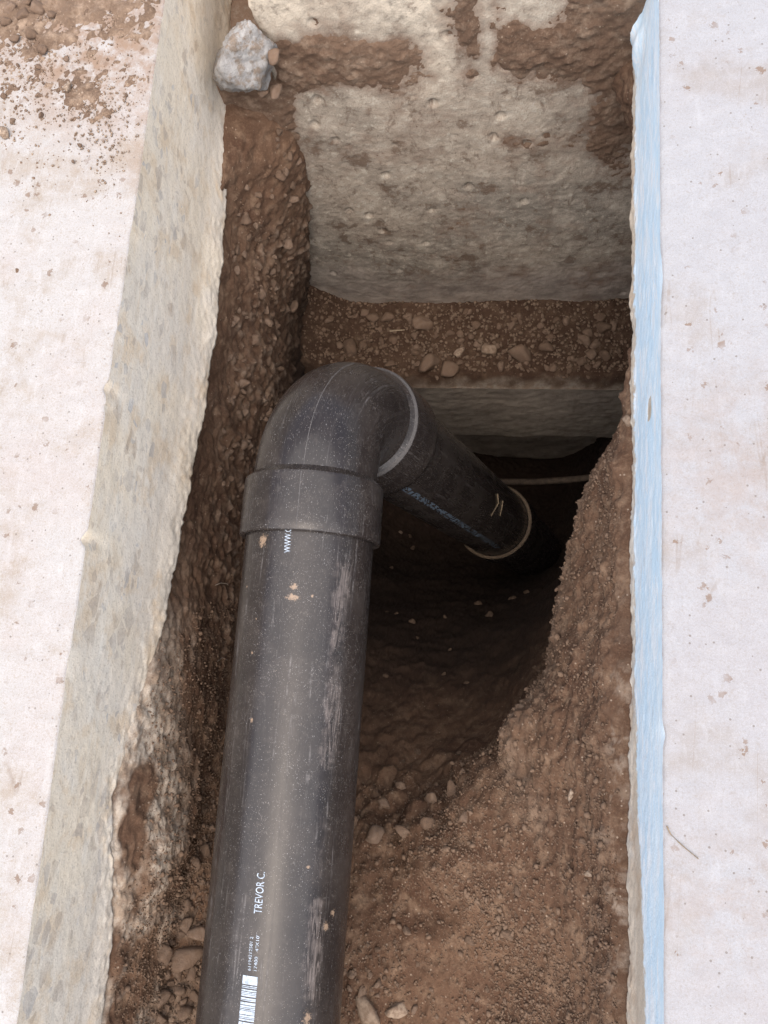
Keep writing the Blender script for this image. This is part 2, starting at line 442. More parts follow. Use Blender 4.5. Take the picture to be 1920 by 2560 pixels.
def make_pavement(name, side, mat, cut):
    # side = -1 left slab, +1 right slab.  top sheet + body as one mesh, sawn face as a child
    X0 = XL if side < 0 else XR
    ch = chips_left(YS) if side < 0 else chips_right(YS)
    d = np.concatenate([[0.0, .0008, .0016], np.arange(.004, .34, .0028), [.42, .6, 1, 2, 5, 12, 40]])
    nu, nv = len(d), len(YS)
    X = X0 + side * d[:, None] + (ch[None, :]) * np.exp(-d[:, None] / .01)
    Y = np.repeat(YS[None, :], nu, 0)
    P = np.stack([X, Y, np.zeros_like(X)], 2).reshape(-1, 3)
    z = .0011 * fbm(P, 14, 4, 21) + .0005 * fbm(P, 120, 3, 33)
    fade = 1 - sstep(.3, .42, np.repeat(d, nv))
    z = z * fade
    rim = np.repeat(d, nv)
    z -= .0016 * np.exp(-rim / .0012) * (1 + .7 * fbm(P, 90, 3, 5))
    P[:, 2] = z
    top_edge = P.reshape(nu, nv, 3)[0]
    f = grid_faces(nu, nv, flip=(side > 0))
    verts = list(P); n = len(P)
    # body behind the sheet: back edge, underside, ends
    o1 = P.reshape(nu, nv, 3)[-1]
    lo_out = o1 * [1, 1, 0] + [0, 0, -TH]
    lo_in = np.stack([np.full(nv, X0 + side * .03), YS, np.full(nv, -TH - .004)], 1)
    V = np.concatenate([P, lo_out, lo_in])
    a = np.arange(nv - 1)
    A = (nu - 1) * nv + a; B = n + a; Cc = n + nv + a
    e1 = np.stack([A, B, B + 1, A + 1], 1); e2 = np.stack([B, Cc, Cc + 1, B + 1], 1)
    if side < 0: pass
    else: e1 = e1[:, ::-1]; e2 = e2[:, ::-1]
    me = mesh_np(name, V, np.concatenate([f, e1, e2]))
    if side < 0:
        ca, cb, cc = onz(120, 20, 0), onz(230, 190, 0), onz(370, 300, 0)
        g = lambda c_, rx, ry: np.exp(-((V[:, 0] - c_[0]) / rx) ** 2 - ((V[:, 1] - c_[1]) / ry) ** 2)
        attr(me, 'dirt', np.clip(.9 * g(ca, .2, .09) + .75 * g(cb, .05, .06) + .35 * g(cc, .02, .09), 0, 1))
    else:
        ca, cb = onz(1850, 1180, 0), onz(1790, 2260, 0)
        g = lambda c_, rx, ry: np.exp(-((V[:, 0] - c_[0]) / rx) ** 2 - ((V[:, 1] - c_[1]) / ry) ** 2)
        attr(me, 'dirt', np.clip(.38 * g(ca, .06, .07) + .30 * g(cb, .05, .05), 0, 1))
    o = tag(obj(name, me, mat), kind='structure')
    # sawn face
    t = np.concatenate([[0, .006, .014], np.linspace(.03, 1, 72)])
    nt_ = len(t)
    yy = np.repeat(YS[None, :], nt_, 0); tt = np.repeat(t[:, None], nv, 1)
    q = np.stack([np.zeros(nv), YS, np.zeros(nv)], 1)
    low = -TH + .004 * fbm(q, 9, 6, 41 + side, .6) + .0025 * fbm(q, 90, 4, 47 + side, .65)
    if side < 0:
        low = low + TH + np.interp(YS, [-1.2, -.305, -.236, -.158, -.125, -.063, .007, .053, .131, .21, .301, .417, .528, .572, .608, .7, 1.4], [-.125, -.125, -.124, -.104, -.097, -.114, -.144, -.157, -.163, -.177, -.184, -.181, -.174, -.166, -.152, -.13, -.13])
    else:
        low = low - .004 * sstep(.02, -.15, YS) * (1 + .8 * vnoise(q, 20, 9))
    zz = top_edge[None, :, 2] + (low[None, :] - top_edge[None, :, 2]) * tt
    Q = np.stack([np.zeros_like(yy), yy, zz], 2).reshape(-1, 3)
    dx = (.0005 if side < 0 else .0003) * fbm(Q, 30, 4, 61) + .0004 * fbm(Q, 160, 3, 67)
    lowb = sstep(.72, 1.0, tt).ravel()
    lw = worley(Q, 1 / .009, 73)
    dx += lowb * (.0035 * fbm(Q, 34, 6, 71, .65) + .0012 * fbm(Q, 240, 3, 72) + .0010 + .0014 * np.clip(.5 - lw[0], 0, 1))           # the uncut, broken-off bottom of the slab
    if side > 0:
        # ragged lip and drips on the right slab
        for (px, py, r, a_) in ((1572, 70, .010, .010), (1566, 22, .007, .007), (1580, 120, .012, .006)):
            pz = -TH * .72
            c = onz(px, py, pz)
            dx += a_ * np.exp(-((Q[:, 1] - c[1]) ** 2 + ((Q[:, 2] - pz) * .6) ** 2) / r ** 2)
        w1, w2, _ = worley(Q, 1 / .016, 3)
        c = ony(1622, 1028, 0.2)
        yv = onz(1622, 1028, -.05)[1]
        dx -= .0006 * np.exp(-(((Q[:, 1] - yv) / .011) ** 4 + ((Q[:, 2] + .045) / .008) ** 4))
    else:
        dx += .0035 * np.exp(-((Q[:, 1] - .3) / .25) ** 2) * lowb
    start = np.exp(-tt.ravel() / .10)
    x = top_edge[None, :, 0].repeat(nt_, 0).ravel() * start + (1 - start) * X0 + (-side) * dx * (1 - start)
    Q[:, 0] = x
    nvq = len(Q)
    back = np.stack([np.full(nv, X0 + side * .05), YS, low], 1)   # short underside, broken surface
    V = np.concatenate([Q, back])
    f = grid_faces(nt_, nv, flip=(side > 0))
    A = (nt_ - 1) * nv + a; B = nvq + a
    e = np.stack([A, B, B + 1, A + 1], 1)
    if side > 0: e = e[:, ::-1]
    me2 = mesh_np('cut_face', V, np.concatenate([f, e]))
    if side > 0:
        lim = .86 - .42 * sstep(.05, -.28, Q[:, 1]) + .05 * fbm(Q * [1, 1, 0], 30, 4, 79)
        pr = np.clip((lim - tt.ravel()) / .22 + .5, -.3, 1.5)
        pr = pr - 1.6 * np.exp(-(((Q[:, 1] - yv) / .011) ** 4 + ((Q[:, 2] + .045) / .009) ** 4))
        attr(me2, 'sky_tint', np.concatenate([pr, np.zeros(nv)]))  # how far the sky-blue tint reaches down the face
    c = obj('cut_face', me2, cut, o)
    if side > 0: c['label'] = 'bluish sky-tinted sawn face of the slab'
    else: c['label'] = 'sawn slab face with grey aggregate showing'
    return o
pav_l = make_pavement('pavement', -1, SLAB_L, CUT_L)
pav_r = make_pavement('pavement', +1, SLAB_R, CUT_R)
def slab_box(name, x0, x1, y0, y1):
    bm = bmesh.new(); bmesh.ops.create_cube(bm, size=1)
    for v in bm.verts:
        v.co = Vector((x0 if v.co.x < 0 else x1, y0 if v.co.y < 0 else y1, -TH if v.co.z < 0 else 0))
    bmesh.ops.bevel(bm, geom=bm.edges[:], offset=.002, segments=1, affect='EDGES')
    me = bpy.data.meshes.new(name); bm.to_mesh(me); bm.free()
    return tag(obj(name, me, SLAB_L), kind='structure')
slab_box('pavement', -40, 40, 1.402, 40)
slab_box('pavement', -40, 40, -40, -1.202)
slab_box('pavement', XL + .003, XR - .003, .70, 1.399)

# ------------------------------------------------------------------ excavated soil of the trench
ST = [  # y, then control points of the section from the left slab to the right slab
 (-1.20, [(-.42,-.132),(-.320,-.128),(-.306,-.16),(-.298,-.19),(-.280,-.214),(-.20,-.226),(-.08,-.236),(.00,-.225),(.045,-.208),(.072,-.182),(.090,-.152),(.102,-.134),(.20,-.136)]),
 (-.36, [(-.42,-.132),(-.320,-.128),(-.306,-.16),(-.298,-.19),(-.280,-.214),(-.20,-.226),(-.08,-.236),(.00,-.225),(.045,-.208),(.072,-.182),(.090,-.152),(.102,-.134),(.20,-.136)]),
 (-.24, [(-.42,-.130),(-.320,-.124),(-.303,-.15),(-.292,-.19),(-.278,-.222),(-.20,-.240),(-.08,-.246),(-.01,-.238),(.035,-.220),(.066,-.188),(.086,-.154),(.100,-.133),(.20,-.136)]),
 (-.17, [(-.42,-.120),(-.320,-.102),(-.300,-.14),(-.290,-.20),(-.284,-.250),(-.21,-.300),(-.115,-.300),(-.072,-.256),(-.015,-.236),(.045,-.202),(.082,-.156),(.100,-.132),(.20,-.135)]),
 (-.12, [(-.42,-.110),(-.320,-.094),(-.298,-.14),(-.292,-.22),(-.288,-.290),(-.22,-.370),(-.105,-.385),(-.045,-.345),(-.022,-.262),(.035,-.216),(.078,-.158),(.101,-.130),(.20,-.132)]),
 (-.07, [(-.42,-.115),(-.320,-.104),(-.300,-.15),(-.296,-.24),(-.296,-.350),(-.23,-.445),(-.10,-.470),(-.01,-.430),(.018,-.330),(.012,-.254),(.068,-.172),(.102,-.126),(.20,-.128)]),
 ( .00, [(-.42,-.124),(-.322,-.130),(-.308,-.18),(-.304,-.27),(-.304,-.430),(-.24,-.540),(-.10,-.570),(.010,-.520),(.062,-.390),(.046,-.262),(.073,-.170),(.102,-.120),(.20,-.118)]),
 ( .07, [(-.42,-.122),(-.326,-.140),(-.322,-.19),(-.312,-.29),(-.312,-.480),(-.25,-.670),(-.10,-.710),(.035,-.640),(.088,-.450),(.058,-.275),(.078,-.170),(.102,-.122),(.20,-.122)]),
 ( .15, [(-.42,-.122),(-.328,-.145),(-.325,-.20),(-.314,-.30),(-.320,-.540),(-.26,-.860),(-.10,-.910),(.065,-.820),(.120,-.520),(.076,-.275),(.088,-.180),(.102,-.122),(.20,-.122)]),
 ( .22, [(-.42,-.122),(-.328,-.150),(-.326,-.21),(-.316,-.32),(-.325,-.620),(-.27,-1.02),(-.10,-1.08),(.100,-1.00),(.160,-.580),(.106,-.260),(.104,-.180),(.106,-.122),(.20,-.122)]),
 ( .29, [(-.42,-.122),(-.328,-.150),(-.326,-.21),(-.316,-.34),(-.328,-.640),(-.28,-1.08),(-.08,-1.16),(.120,-1.10),(.190,-.640),(.150,-.300),(.130,-.190),(.112,-.122),(.20,-.122)]),
 ( .40, [(-.42,-.122),(-.326,-.150),(-.322,-.21),(-.314,-.36),(-.332,-.640),(-.30,-1.02),(-.06,-1.20),(.140,-1.16),(.205,-.720),(.190,-.380),(.165,-.220),(.120,-.122),(.22,-.122)]),
 ( .50, [(-.42,-.122),(-.322,-.150),(-.306,-.20),(-.304,-.36),(-.334,-.640),(-.32,-.98),(-.06,-1.22),(.160,-1.20),(.215,-.720),(.200,-.400),(.165,-.240),(.118,-.122),(.22,-.122)]),
 ( .57, [(-.42,-.122),(-.305,-.150),(-.256,-.20),(-.278,-.36),(-.335,-.640),(-.33,-.96),(-.06,-1.24),(.160,-1.22),(.215,-.700),(.190,-.400),(.140,-.250),(.100,-.122),(.22,-.122)]),
 ( .70, [(-.42,-.122),(-.290,-.140),(-.240,-.18),(-.268,-.36),(-.330,-.640),(-.33,-.96),(-.06,-1.24),(.160,-1.22),(.215,-.700),(.180,-.400),(.120,-.250),(.090,-.122),(.22,-.122)]),
]
def catmull(T, tk, V):
    """C1 interpolation of V (k, ...) given at tk, sampled at T"""
    m_ = np.gradient(V, tk, axis=0)
    d = np.diff(V, axis=0)
    j = np.clip(np.searchsorted(tk, T, side='right') - 1, 0, len(tk) - 2)
    h = (tk[j + 1] - tk[j]); s = ((T - tk[j]) / h)
    sh = (len(T),) + (1,) * (V.ndim - 1)
    s = s.reshape(sh); h = h.reshape(sh)
    return ((2*s**3-3*s**2+1)*V[j] + (s**3-2*s**2+s)*h*m_[j] + (-2*s**3+3*s**2)*V[j+1] + (s**3-s**2)*h*m_[j+1])
def make_soil():
    ty = np.array([s[0] for s in ST]); V = np.array([s[1] for s in ST])      # (k, 13, 2)
    ys = axis(np.array([-1.2, -1.1, -1, -.9, -.8, -.7, -.6, -.52]), -.46, .60, .0020, np.array([.62, .66, .70]))
    Sy = catmull(ys, ty, V)                                                   # (ny, 13, 2)
    mean = V.mean(0); L = np.concatenate([[0], np.cumsum(np.linalg.norm(np.diff(V.max(0) * .5 + mean * .5, axis=0), axis=1) + .012)])
    # spread samples evenly over the section, using the largest gap of any station
    gaps = np.linalg.norm(np.diff(V, axis=1), axis=2).max(0)
    cnt = np.maximum(4, (gaps / .0024).astype(int)); cnt[0] = 6; cnt[-1] = 6
    k = np.arange(13.0)
    ts = np.concatenate([np.linspace(i, i + 1, cnt[i], endpoint=False) for i in range(12)] + [[12.0]])
    P2 = catmull(ts, k, np.transpose(Sy, (1, 0, 2)))                          # (ns, ny, 2)
    P = np.stack([P2[..., 0], np.repeat(ys[None, :], len(ts), 0), P2[..., 1]], 2)
    N = grid_normals(P)
    if N[len(ts) // 2, len(ys) // 2, 2] < 0: N = -N
    Q = P.reshape(-1, 3); tt = np.repeat(ts, len(ys)); yy = Q[:, 1]; zz = Q[:, 2]
    inner = sstep(1.0, 1.35, tt) * sstep(11.3, 10.7, tt)
    fine = sstep(-.5, -.42, yy)
    wl = worley(Q + .01 * np.stack([vnoise(Q, 40, s) for s in (1, 2, 3)], 1), 1 / .017, 11)
    wm = worley(Q + .004 * np.stack([vnoise(Q, 90, s) for s in (4, 5, 6)], 1), 1 / .0085, 15)
    ws = worley(Q, 1 / .0045, 19)
    lump = np.clip(.55 - wl[0], 0, 1) * (wl[2] > .25) * 1.0
    lumpm = np.clip(.55 - wm[0], 0, 1) * (wm[2] > .3)
    lumps = np.clip(.5 - ws[0], 0, 1) * (ws[2] > .5)
    left = sstep(5.2, 4.2, tt)
    right = sstep(7.2, 8.2, tt)
    bank = sstep(8.7, 9.1, tt)
    cob = left * sstep(-.22, -.34, zz + .03 * vnoise(Q, 14, 8)) * sstep(-.05, .06, yy)
    wB = worley(Q + .008 * np.stack([vnoise(Q, 50, s_) for s_ in (7, 8, 9)], 1), 1 / .026, 12)
    lumpB = np.sqrt(np.clip(.62 - wB[0], 0, 1))
    near_lip = (1 - left) * sstep(9.2, 8.6, tt) * np.exp(-((zz + .33) / .075) ** 2) * sstep(.08, -.02, yy) * sstep(-.24, -.17, yy)
    liprim = np.exp(-((tt - 9.0) / .28) ** 2) * sstep(-.16, -.10, yy)
    strata = vnoise(Q * [1, .35, 1.3], 30, 29)
    D = .010 * fbm(Q, 11, 4, 51) + .0045 * fbm(Q, 45, 4, 55)
    D += .0022 * fbm(Q, 170, 3, 57)
    D += lump * (.0075 * cob + .006 * near_lip + .001 + .006 * liprim) + lumpB * .016 * near_lip
    D += lumpm * (.0050 * cob + .005 * near_lip + .0010 + .005 * liprim)
    D += lumps * .0020 + bank * (.005 * fbm(Q, 60, 5, 60, .7) + .0025 * lumpm)
    D += left * .0060 * sstep(-.02, .10, fbm(Q * [1, .5, 1.0], 22, 5, 29)) * sstep(.06, -.1, zz + .26) * sstep(.14, -.06, yy)    # broken crust of the left bank
    D += left * (.003 * fbm(Q, 60, 5, 59, .7) + .0018 * lumpm * (1 - cob)) * sstep(.25, .0, yy)
    P = P + N * (D * inner * (.15 + .85 * fine)).reshape(P.shape[:2])[..., None]
    me = mesh_np('trench_soil', P.reshape(-1, 3), grid_faces(len(ts), len(ys)))
    # pale mortar crust under the left slab, and a little on the right
    crust = left * sstep(-.30, -.135, zz + .05 * fbm(Q, 16, 4, 63) - .03) * sstep(.16, -.12, yy + .05 * vnoise(Q, 12, 5)) * sstep(-.05, .22, fbm(Q * [1, .6, 1], 24, 5, 65) + .16)
    crust_r = bank * sstep(-.15, -.115, zz + .03 * fbm(Q, 40, 4, 2)) * sstep(.12, -.1, yy) * .35 * sstep(-.05, .12, fbm(Q, 90, 6, 4, .75) + .02)
    grit = cob * lump * 1.1 + .5 * lumpm * cob
    attr(me, 'pale', np.clip(crust * .95 + crust_r + grit * .5 + liprim * .12, 0, 1))
    attr(me, 'shade_tone', sstep(-.33, -.62, zz + .06 * fbm(Q, 12, 3, 77)))  # shade of the deep pit put into the colour, growing with depth
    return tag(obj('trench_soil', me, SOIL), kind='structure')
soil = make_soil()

# ------------------------------------------------------------------ foundation wall and footing
def face_grid(x0, x1, z0, z1, step, y):
    xs = np.arange(x0, x1 + 1e-9, step); zs = np.arange(z0, z1 + 1e-9, step)
    P = np.stack([np.repeat(xs[:, None], len(zs), 1), np.full((len(xs), len(zs)), y), np.repeat(zs[None, :], len(xs), 0)], 2)
    return P, len(xs), len(zs)
def block_mesh(name, P, nu, nv, depth):
    """front grid plus back rim so that the block is closed"""
    F = grid_faces(nu, nv)
    V = P.reshape(-1, 3); n = len(V)
    idx = np.arange(nu * nv).reshape(nu, nv)
    loop = np.concatenate([idx[:, 0], idx[-1, 1:], idx[-2::-1, -1], idx[0, -2:0:-1]])
    B = V[loop].copy(); B[:, 1] = V[:, 1].min() + depth
    k = len(loop); a = np.arange(k); b = (a + 1) % k
    side = np.stack([loop[a], n + a, n + b, loop[b]], 1)
    me = mesh_np(name, np.concatenate([V, B]), np.concatenate([F, side]))
    return me
def cling_mask(Q):
    x, z = Q[:, 0], Q[:, 2]
    nz = fbm(Q, 17, 5, 101); nf = fbm(Q, 70, 4, 103)
    band = np.exp(-(((z + .105 + .03 * (x + .15)) / .034) ** 4)) * sstep(-.075, -.13, x + .02 * nz)       # band under the dusty top
    strk = .9 * np.exp(-((x + .050) / .013) ** 2) * sstep(-.17, -.12, z)
    righttop = sstep(-.040, -.005, x) * sstep(-.150, -.105, z + .55 * np.clip(x - .03, 0, .06))
    rightc = sstep(.066, .098, x) * sstep(-.32, -.20, z)
    corner = 1.2 * sstep(-.220, -.250, x - .22 * (z + .13)) * sstep(-.100, -.128, z)
    gap = 3.0 * sstep(-.238, -.258, x) * sstep(-.128, -.110, z)                                                # left corner fillet
    hole = np.exp(-(((x - .012) / .032) ** 2 + ((z + .055) / .022) ** 2)) * 1.1
    return np.maximum.reduce([band, strk * .7, righttop, rightc * .95, corner]) - hole - gap, nz, nf
P, nu, nv = face_grid(-.42, .26, ZL - .03, -.006, .0018, YW)
Q = P.reshape(-1, 3)
wm = worley(Q, 1 / .022, 81)
D = .0040 * fbm(Q, 7, 3, 83) + .0008 * fbm(Q, 50, 4, 85) + .0006 * fbm(Q, 190, 3, 87)
pits = np.clip(.32 - wm[0], 0, 1) * (wm[2] > .86)
D -= pits * .02
P[..., 1] -= D.reshape(nu, nv)
gone = sstep(-.245, -.262, P[..., 0] + .010 * fbm(Q, 30, 4, 95).reshape(nu, nv)) * sstep(-.150, -.128, P[..., 2])
P[..., 1] += .115 * gone
foundation = empty('foundation_wall', (-.08, YW, ZL))
tag(foundation, 'rough grey concrete foundation wall closing the far end of the trench', 'wall')
me = block_mesh('concrete_face', P, nu, nv, .12)
V = np.concatenate([Q, np.zeros((len(me.vertices) - len(Q), 3))])
dust = sstep(-.085, -.03, V[:, 2] + .03 * fbm(V, 20, 4, 91)) * sstep(.03, -.09, V[:, 0] + .05 * fbm(V, 14, 3, 90))
dust = np.clip(dust + .8 * sstep(-.17, -.09, V[:, 2]) * np.exp(-((V[:, 0] + .082 + .012 * fbm(V, 18, 3, 92)) / .018) ** 2), 0, 1)
attr(me, 'dust', dust)
cm, cn, cf = cling_mask(V)
attr(me, 'stain', sstep(-.60, .15, cm + .45 * cn + .5 * cf - .5) * .9)
attr(me, 'clean', sstep(-.47, -.57, V[:, 2] + .05 * fbm(V, 12, 4, 93)))
adopt(obj('concrete_face', me, WALL), foundation)
# soil that still sticks to the wall: a sheet that stands proud only where it clings
P, nu, nv = face_grid(-.34, .20, -.42, -.01, .0019, YW)
Q = P.reshape(-1, 3)
m_, nz, nf = cling_mask(Q)
v = m_ + .50 * nz + .55 * nf + .22 * fbm(Q, 260, 3, 109) - .50
lum = worley(Q + .003 * np.stack([vnoise(Q, 110, k_) for k_ in (1, 2, 3)], 1), 1 / .0065, 105)
D = np.where(v > 0, np.minimum(v, .9) * .0034, v * .006) + sstep(-.05, .25, v) * (np.clip(.5 - lum[0], 0, 1) * .0022 + .0016 * fbm(Q, 130, 4, 107, .65)) + .004 * np.clip(v, 0, 1) * nf
wallD = .0040 * fbm(Q, 7, 3, 83) + .0008 * fbm(Q, 50, 4, 85)
P[..., 1] -= (np.clip(D, -.02, .03) + wallD + .0002).reshape(nu, nv)
# part of the sheet lying behind the face is dropped, so only the clinging patches are left
keep = (D > -.001).reshape(nu, nv)
F = grid_faces(nu, nv)
kf = keep.ravel()[F].any(1)
F = F[kf]
used = np.unique(F); remap = np.full(nu * nv, -1); remap[used] = np.arange(len(used))
me = mesh_np('clinging_soil', P.reshape(-1, 3)[used], remap[F])
adopt(obj('clinging_soil', me, soil_mat('wall_soil', (.108, .065, .042), (.150, .095, .063), (.25, .18, .128), pale=False)), foundation)

footing = empty('footing', (-.08, YF, -.92)); tag(footing, 'grey concrete footing step with a gravel covered top below the wall', 'footing')
P, nu, nv = face_grid(-.42, .26, -.915, ZL - .012, .0024, YF)
Q = P.reshape(-1, 3)
D = .004 * fbm(Q, 10, 4, 111) + .0015 * fbm(Q, 70, 4, 113)
top = sstep(ZL - .035, ZL - .012, Q[:, 2]); D -= .006 * top ** 2
P[..., 1] -= D.reshape(nu, nv)
me = block_mesh('concrete_face', P, nu, nv, .12)
attr(me, 'clean', np.full(len(me.vertices), .75)); attr(me, 'dust', np.full(len(me.vertices), .45)); attr(me, 'stain', np.zeros(len(me.vertices)))
adopt(obj('concrete_face', me, WALL), footing)
# recessed lower course in the hollow
P, nu, nv = face_grid(-.42, .24, -1.24, -.900, .005, .50)
P[..., 1] -= (.006 * fbm(P.reshape(-1, 3), 12, 4, 115)).reshape(nu, nv)
me = block_mesh('lower_course', P, nu, nv, .06)
attr(me, 'clean', np.full(len(me.vertices), .9)); attr(me, 'dust', np.zeros(len(me.vertices))); attr(me, 'stain', np.zeros(len(me.vertices)))
adopt(obj('lower_course', me, WALL), footing)

# gravelly soil lying on the footing step
xs = np.arange(-.42, .261, .0022); ys = np.arange(YF - .004, YW + .012, .0022)
X, Y = np.meshgrid(xs, ys, indexing='ij')
Q = np.stack([X, Y, np.zeros_like(X)], 2).reshape(-1, 3)
wa = worley(Q, 1 / .013, 121); wb = worley(Q, 1 / .006, 123)
v_ = (Q[:, 1] - YF) / (YW - YF)
h = .004 + .006 * fbm(Q, 18, 4, 125) + .0035 * sstep(.0, .3, v_) + .016 * sstep(.55, 1.05, v_) + .0012 * fbm(Q, 200, 3, 127)
h += np.clip(.5 - wa[0], 0, 1) * .010 * (wa[2] > .45) + np.clip(.5 - wb[0], 0, 1) * .004
h += .075 * sstep(-.245, -.36, Q[:, 0] + .02 * fbm(Q, 20, 3, 129)) + .02 * sstep(.13, .24, Q[:, 0])
edge = sstep(.10, -.035, v_)
h = h * (1 - edge) - .014 * edge
Q[:, 2] = ZL + h - .006
me = mesh_np('ledge_soil', Q, grid_faces(len(xs), len(ys)))
attr(me, 'pale', np.clip(sstep(.08, -.02, v_ + .10 * fbm(Q, 40, 4, 131)) * sstep(-.2, -.1, Q[:, 0]) * .8, 0, 1)); attr(me, 'shade_tone', np.full(len(Q), .6))  # ledge soil darkened evenly, standing in for shade
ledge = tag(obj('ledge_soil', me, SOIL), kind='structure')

# ------------------------------------------------------------------ drain pipe
LEG = Vector((.1545, 0, -.595)).normalized()
YC = 0.241                                     # where the two axes meet
RB = 0.085                                     # centre-line radius of the bend
CORNER = Vector((PX, YC, PZ))
ABS_PIPE = pipe_mat('black_plastic_pipe', .10, 1.0, 'pipe')
ABS_FIT = pipe_mat('black_plastic_fitting', .11, .8, 'fit')
ABS_LOW = pipe_mat('black_plastic_drop', .08, .6, 'fit')
def sweep(name, mat, stations, frames, seg=96, cap=False):
    """stations: list of (s metres, radius); frames(s) -> (point, side, up). UV = arc metres, s"""
    th = np.linspace(-math.pi, math.pi, seg + 1)
    V, UV = [], []
    for (s, r) in stations:
        p, sx, up = frames(s)
        for a in th:
            V.append(np.array(p) + r * (math.sin(a) * np.array(sx) + math.cos(a) * np.array(up)))
            UV.append((a * PR, s))
    n = len(stations); k = seg + 1
    F = grid_faces(n, k, flip=True)
    me = mesh_np(name, V, F)
    uvl = me.uv_layers.new(name='UVMap')
    li = np.zeros(len(me.loops), np.int32); me.loops.foreach_get('vertex_index', li)
    uvl.data.foreach_set('uv', np.asarray(UV, np.float32)[li].ravel())
    me.materials.append(mat)
    bm = bmesh.new(); bm.from_mesh(me); bmesh.ops.remove_doubles(bm, verts=bm.verts, dist=1e-6)
    for e in bm.edges:
        if len(e.link_faces) == 2 and e.calc_face_angle(0) > math.radians(32): e.smooth = False
    bm.to_mesh(me); bm.free()
    return me
def fr_main(s): return (PX, s, PZ), (1, 0, 0), (0, 0, 1)
leg_up = Vector((0, -1, 0)); leg_side = LEG.cross(leg_up)   # "up" of the drop leg faces the camera
if leg_side.dot(Vector((1, 0, 0))) < 0: leg_side = -leg_side
def fr_leg(s):
    return CORNER + LEG * s, leg_side, leg_up
def fr_bend(s):
    # s 0..RB*pi/2 along the centre line
    a = s / RB
    cen = CORNER + Vector((0, -RB, 0)) + LEG * RB
    rad = Vector((0, 0, 0)) - LEG * math.cos(a) + Vector((0, 1, 0)) * math.sin(a)   # from centre to centre line
    p = cen + rad * RB
    side = LEG.cross(Vector((0, 1, 0))).normalized()
    if side.z < 0: side = -side
    return p, side, rad
pipe_root = empty('drain_pipe', CORNER + LEG * .90)
tag(pipe_root, 'black plastic drain pipe with an elbow dropping into the pit', 'pipe')
st = [(y, PR) for y in np.linspace(-1.18, YC - RB - .01, 40)]
main = adopt(obj('pipe', sweep('pipe', ABS_PIPE, st, fr_main, 128)), pipe_root)
# elbow: body of the bend, and the two hubs
RBODY, RH = .0553, .0628
st = [(-.006, RBODY)] + [(s, RBODY) for s in np.linspace(0, RB * math.pi / 2, 30)] + [(RB * math.pi / 2 + .006, RBODY)]
elbow = adopt(obj('elbow', sweep('elbow', ABS_FIT, st, fr_bend, 128)), pipe_root)
H0, H1 = .1015, YC - RB                       # main hub along y
def hub_profile(a, b):
    # open mouth at a, shoulder at b
    return [(a + .012, PR + .0003), (a + .0008, PR + .0005), (a, RH - .0022), (a + .0006, RH - .0006), (a + .0016, RH), (a + .01, RH), (b - .006, RH - .0003),
            (b - .0035, RH - .0008), (b - .001, RH - .0034), (b + .0022, RBODY + .0004), (b + .004, RBODY - .001)]
hub = obj('hub', sweep('hub', ABS_FIT, hub_profile(H0, H1), fr_main, 128)); hub.parent = elbow
E1, E0 = RB, RB + .063
st = [(E0 + .0 - (s - 0), r) for (s, r) in []]
prof = [(2 * E1 - 0 + 0 - 0, 0)]
def flip_profile(pr, a, b):
    return [(a + b - s, r) for (s, r) in pr]
pr2 = flip_profile(hub_profile(E1, E0), E1, E0)[::-1]      # shoulder at E1 (towards the bend), mouth at E0
hub2 = obj('hub', sweep('hub', ABS_FIT, pr2, fr_leg, 128)); hub2.parent = elbow
# mould seam along the bend and hub
def strip(name, mat, pts, nrm, w, h, parent):
    V, F = [], []
    for i, (p, n) in enumerate(zip(pts, nrm)):
        p, n = Vector(p), Vector(n).normalized()
        t = (Vector(pts[min(i + 1, len(pts) - 1)]) - Vector(pts[max(i - 1, 0)])).normalized()
        b = t.cross(n).normalized() * w / 2
        V += [p - b - n * .0005, p - b * .4 + n * h, p + b * .4 + n * h, p + b - n * .0005]
        if i:
            for k in range(3):
                F.append((4 * i - 4 + k, 4 * i - 3 + k, 4 * i + 1 + k, 4 * i + k))
    me = mesh_np(name, [tuple(v) for v in V], F)
    me.materials.append(mat)
    o = obj(name, me); o.parent = parent
    return o
SEAM = plain('seam_plastic', (.085, .078, .075), .6, .4, 900)
ang = math.radians(-30)
pts, nr = [], []
for s in np.linspace(0, RB * math.pi / 2 * .72, 26):
    p, sd, up = fr_bend(s)
    # the seam keeps to the same angle round the pipe as seen at the hub
    ux = Vector((0, 0, 1)) if False else None
    n = (Vector(up) * math.cos(math.radians(-50)) * 1.0 + Vector(sd) * math.sin(math.radians(12)))
    pts.append(Vector(p) + n.normalized() * RBODY); nr.append(n)
# (placed so that it meets the hub seam)
a0 = math.atan2(pts[0].x - PX, pts[0].z - PZ)
strip('mould_seam', SEAM, pts, nr, .0011, .0004, elbow)
pts = [(PX + RH * math.sin(a0), y, PZ + RH * math.cos(a0)) for y in np.linspace(H0 + .002, H1 - .005, 8)]
strip('mould_seam', SEAM, pts, [(math.sin(a0), 0, math.cos(a0))] * 8, .0010, .0003, elbow)
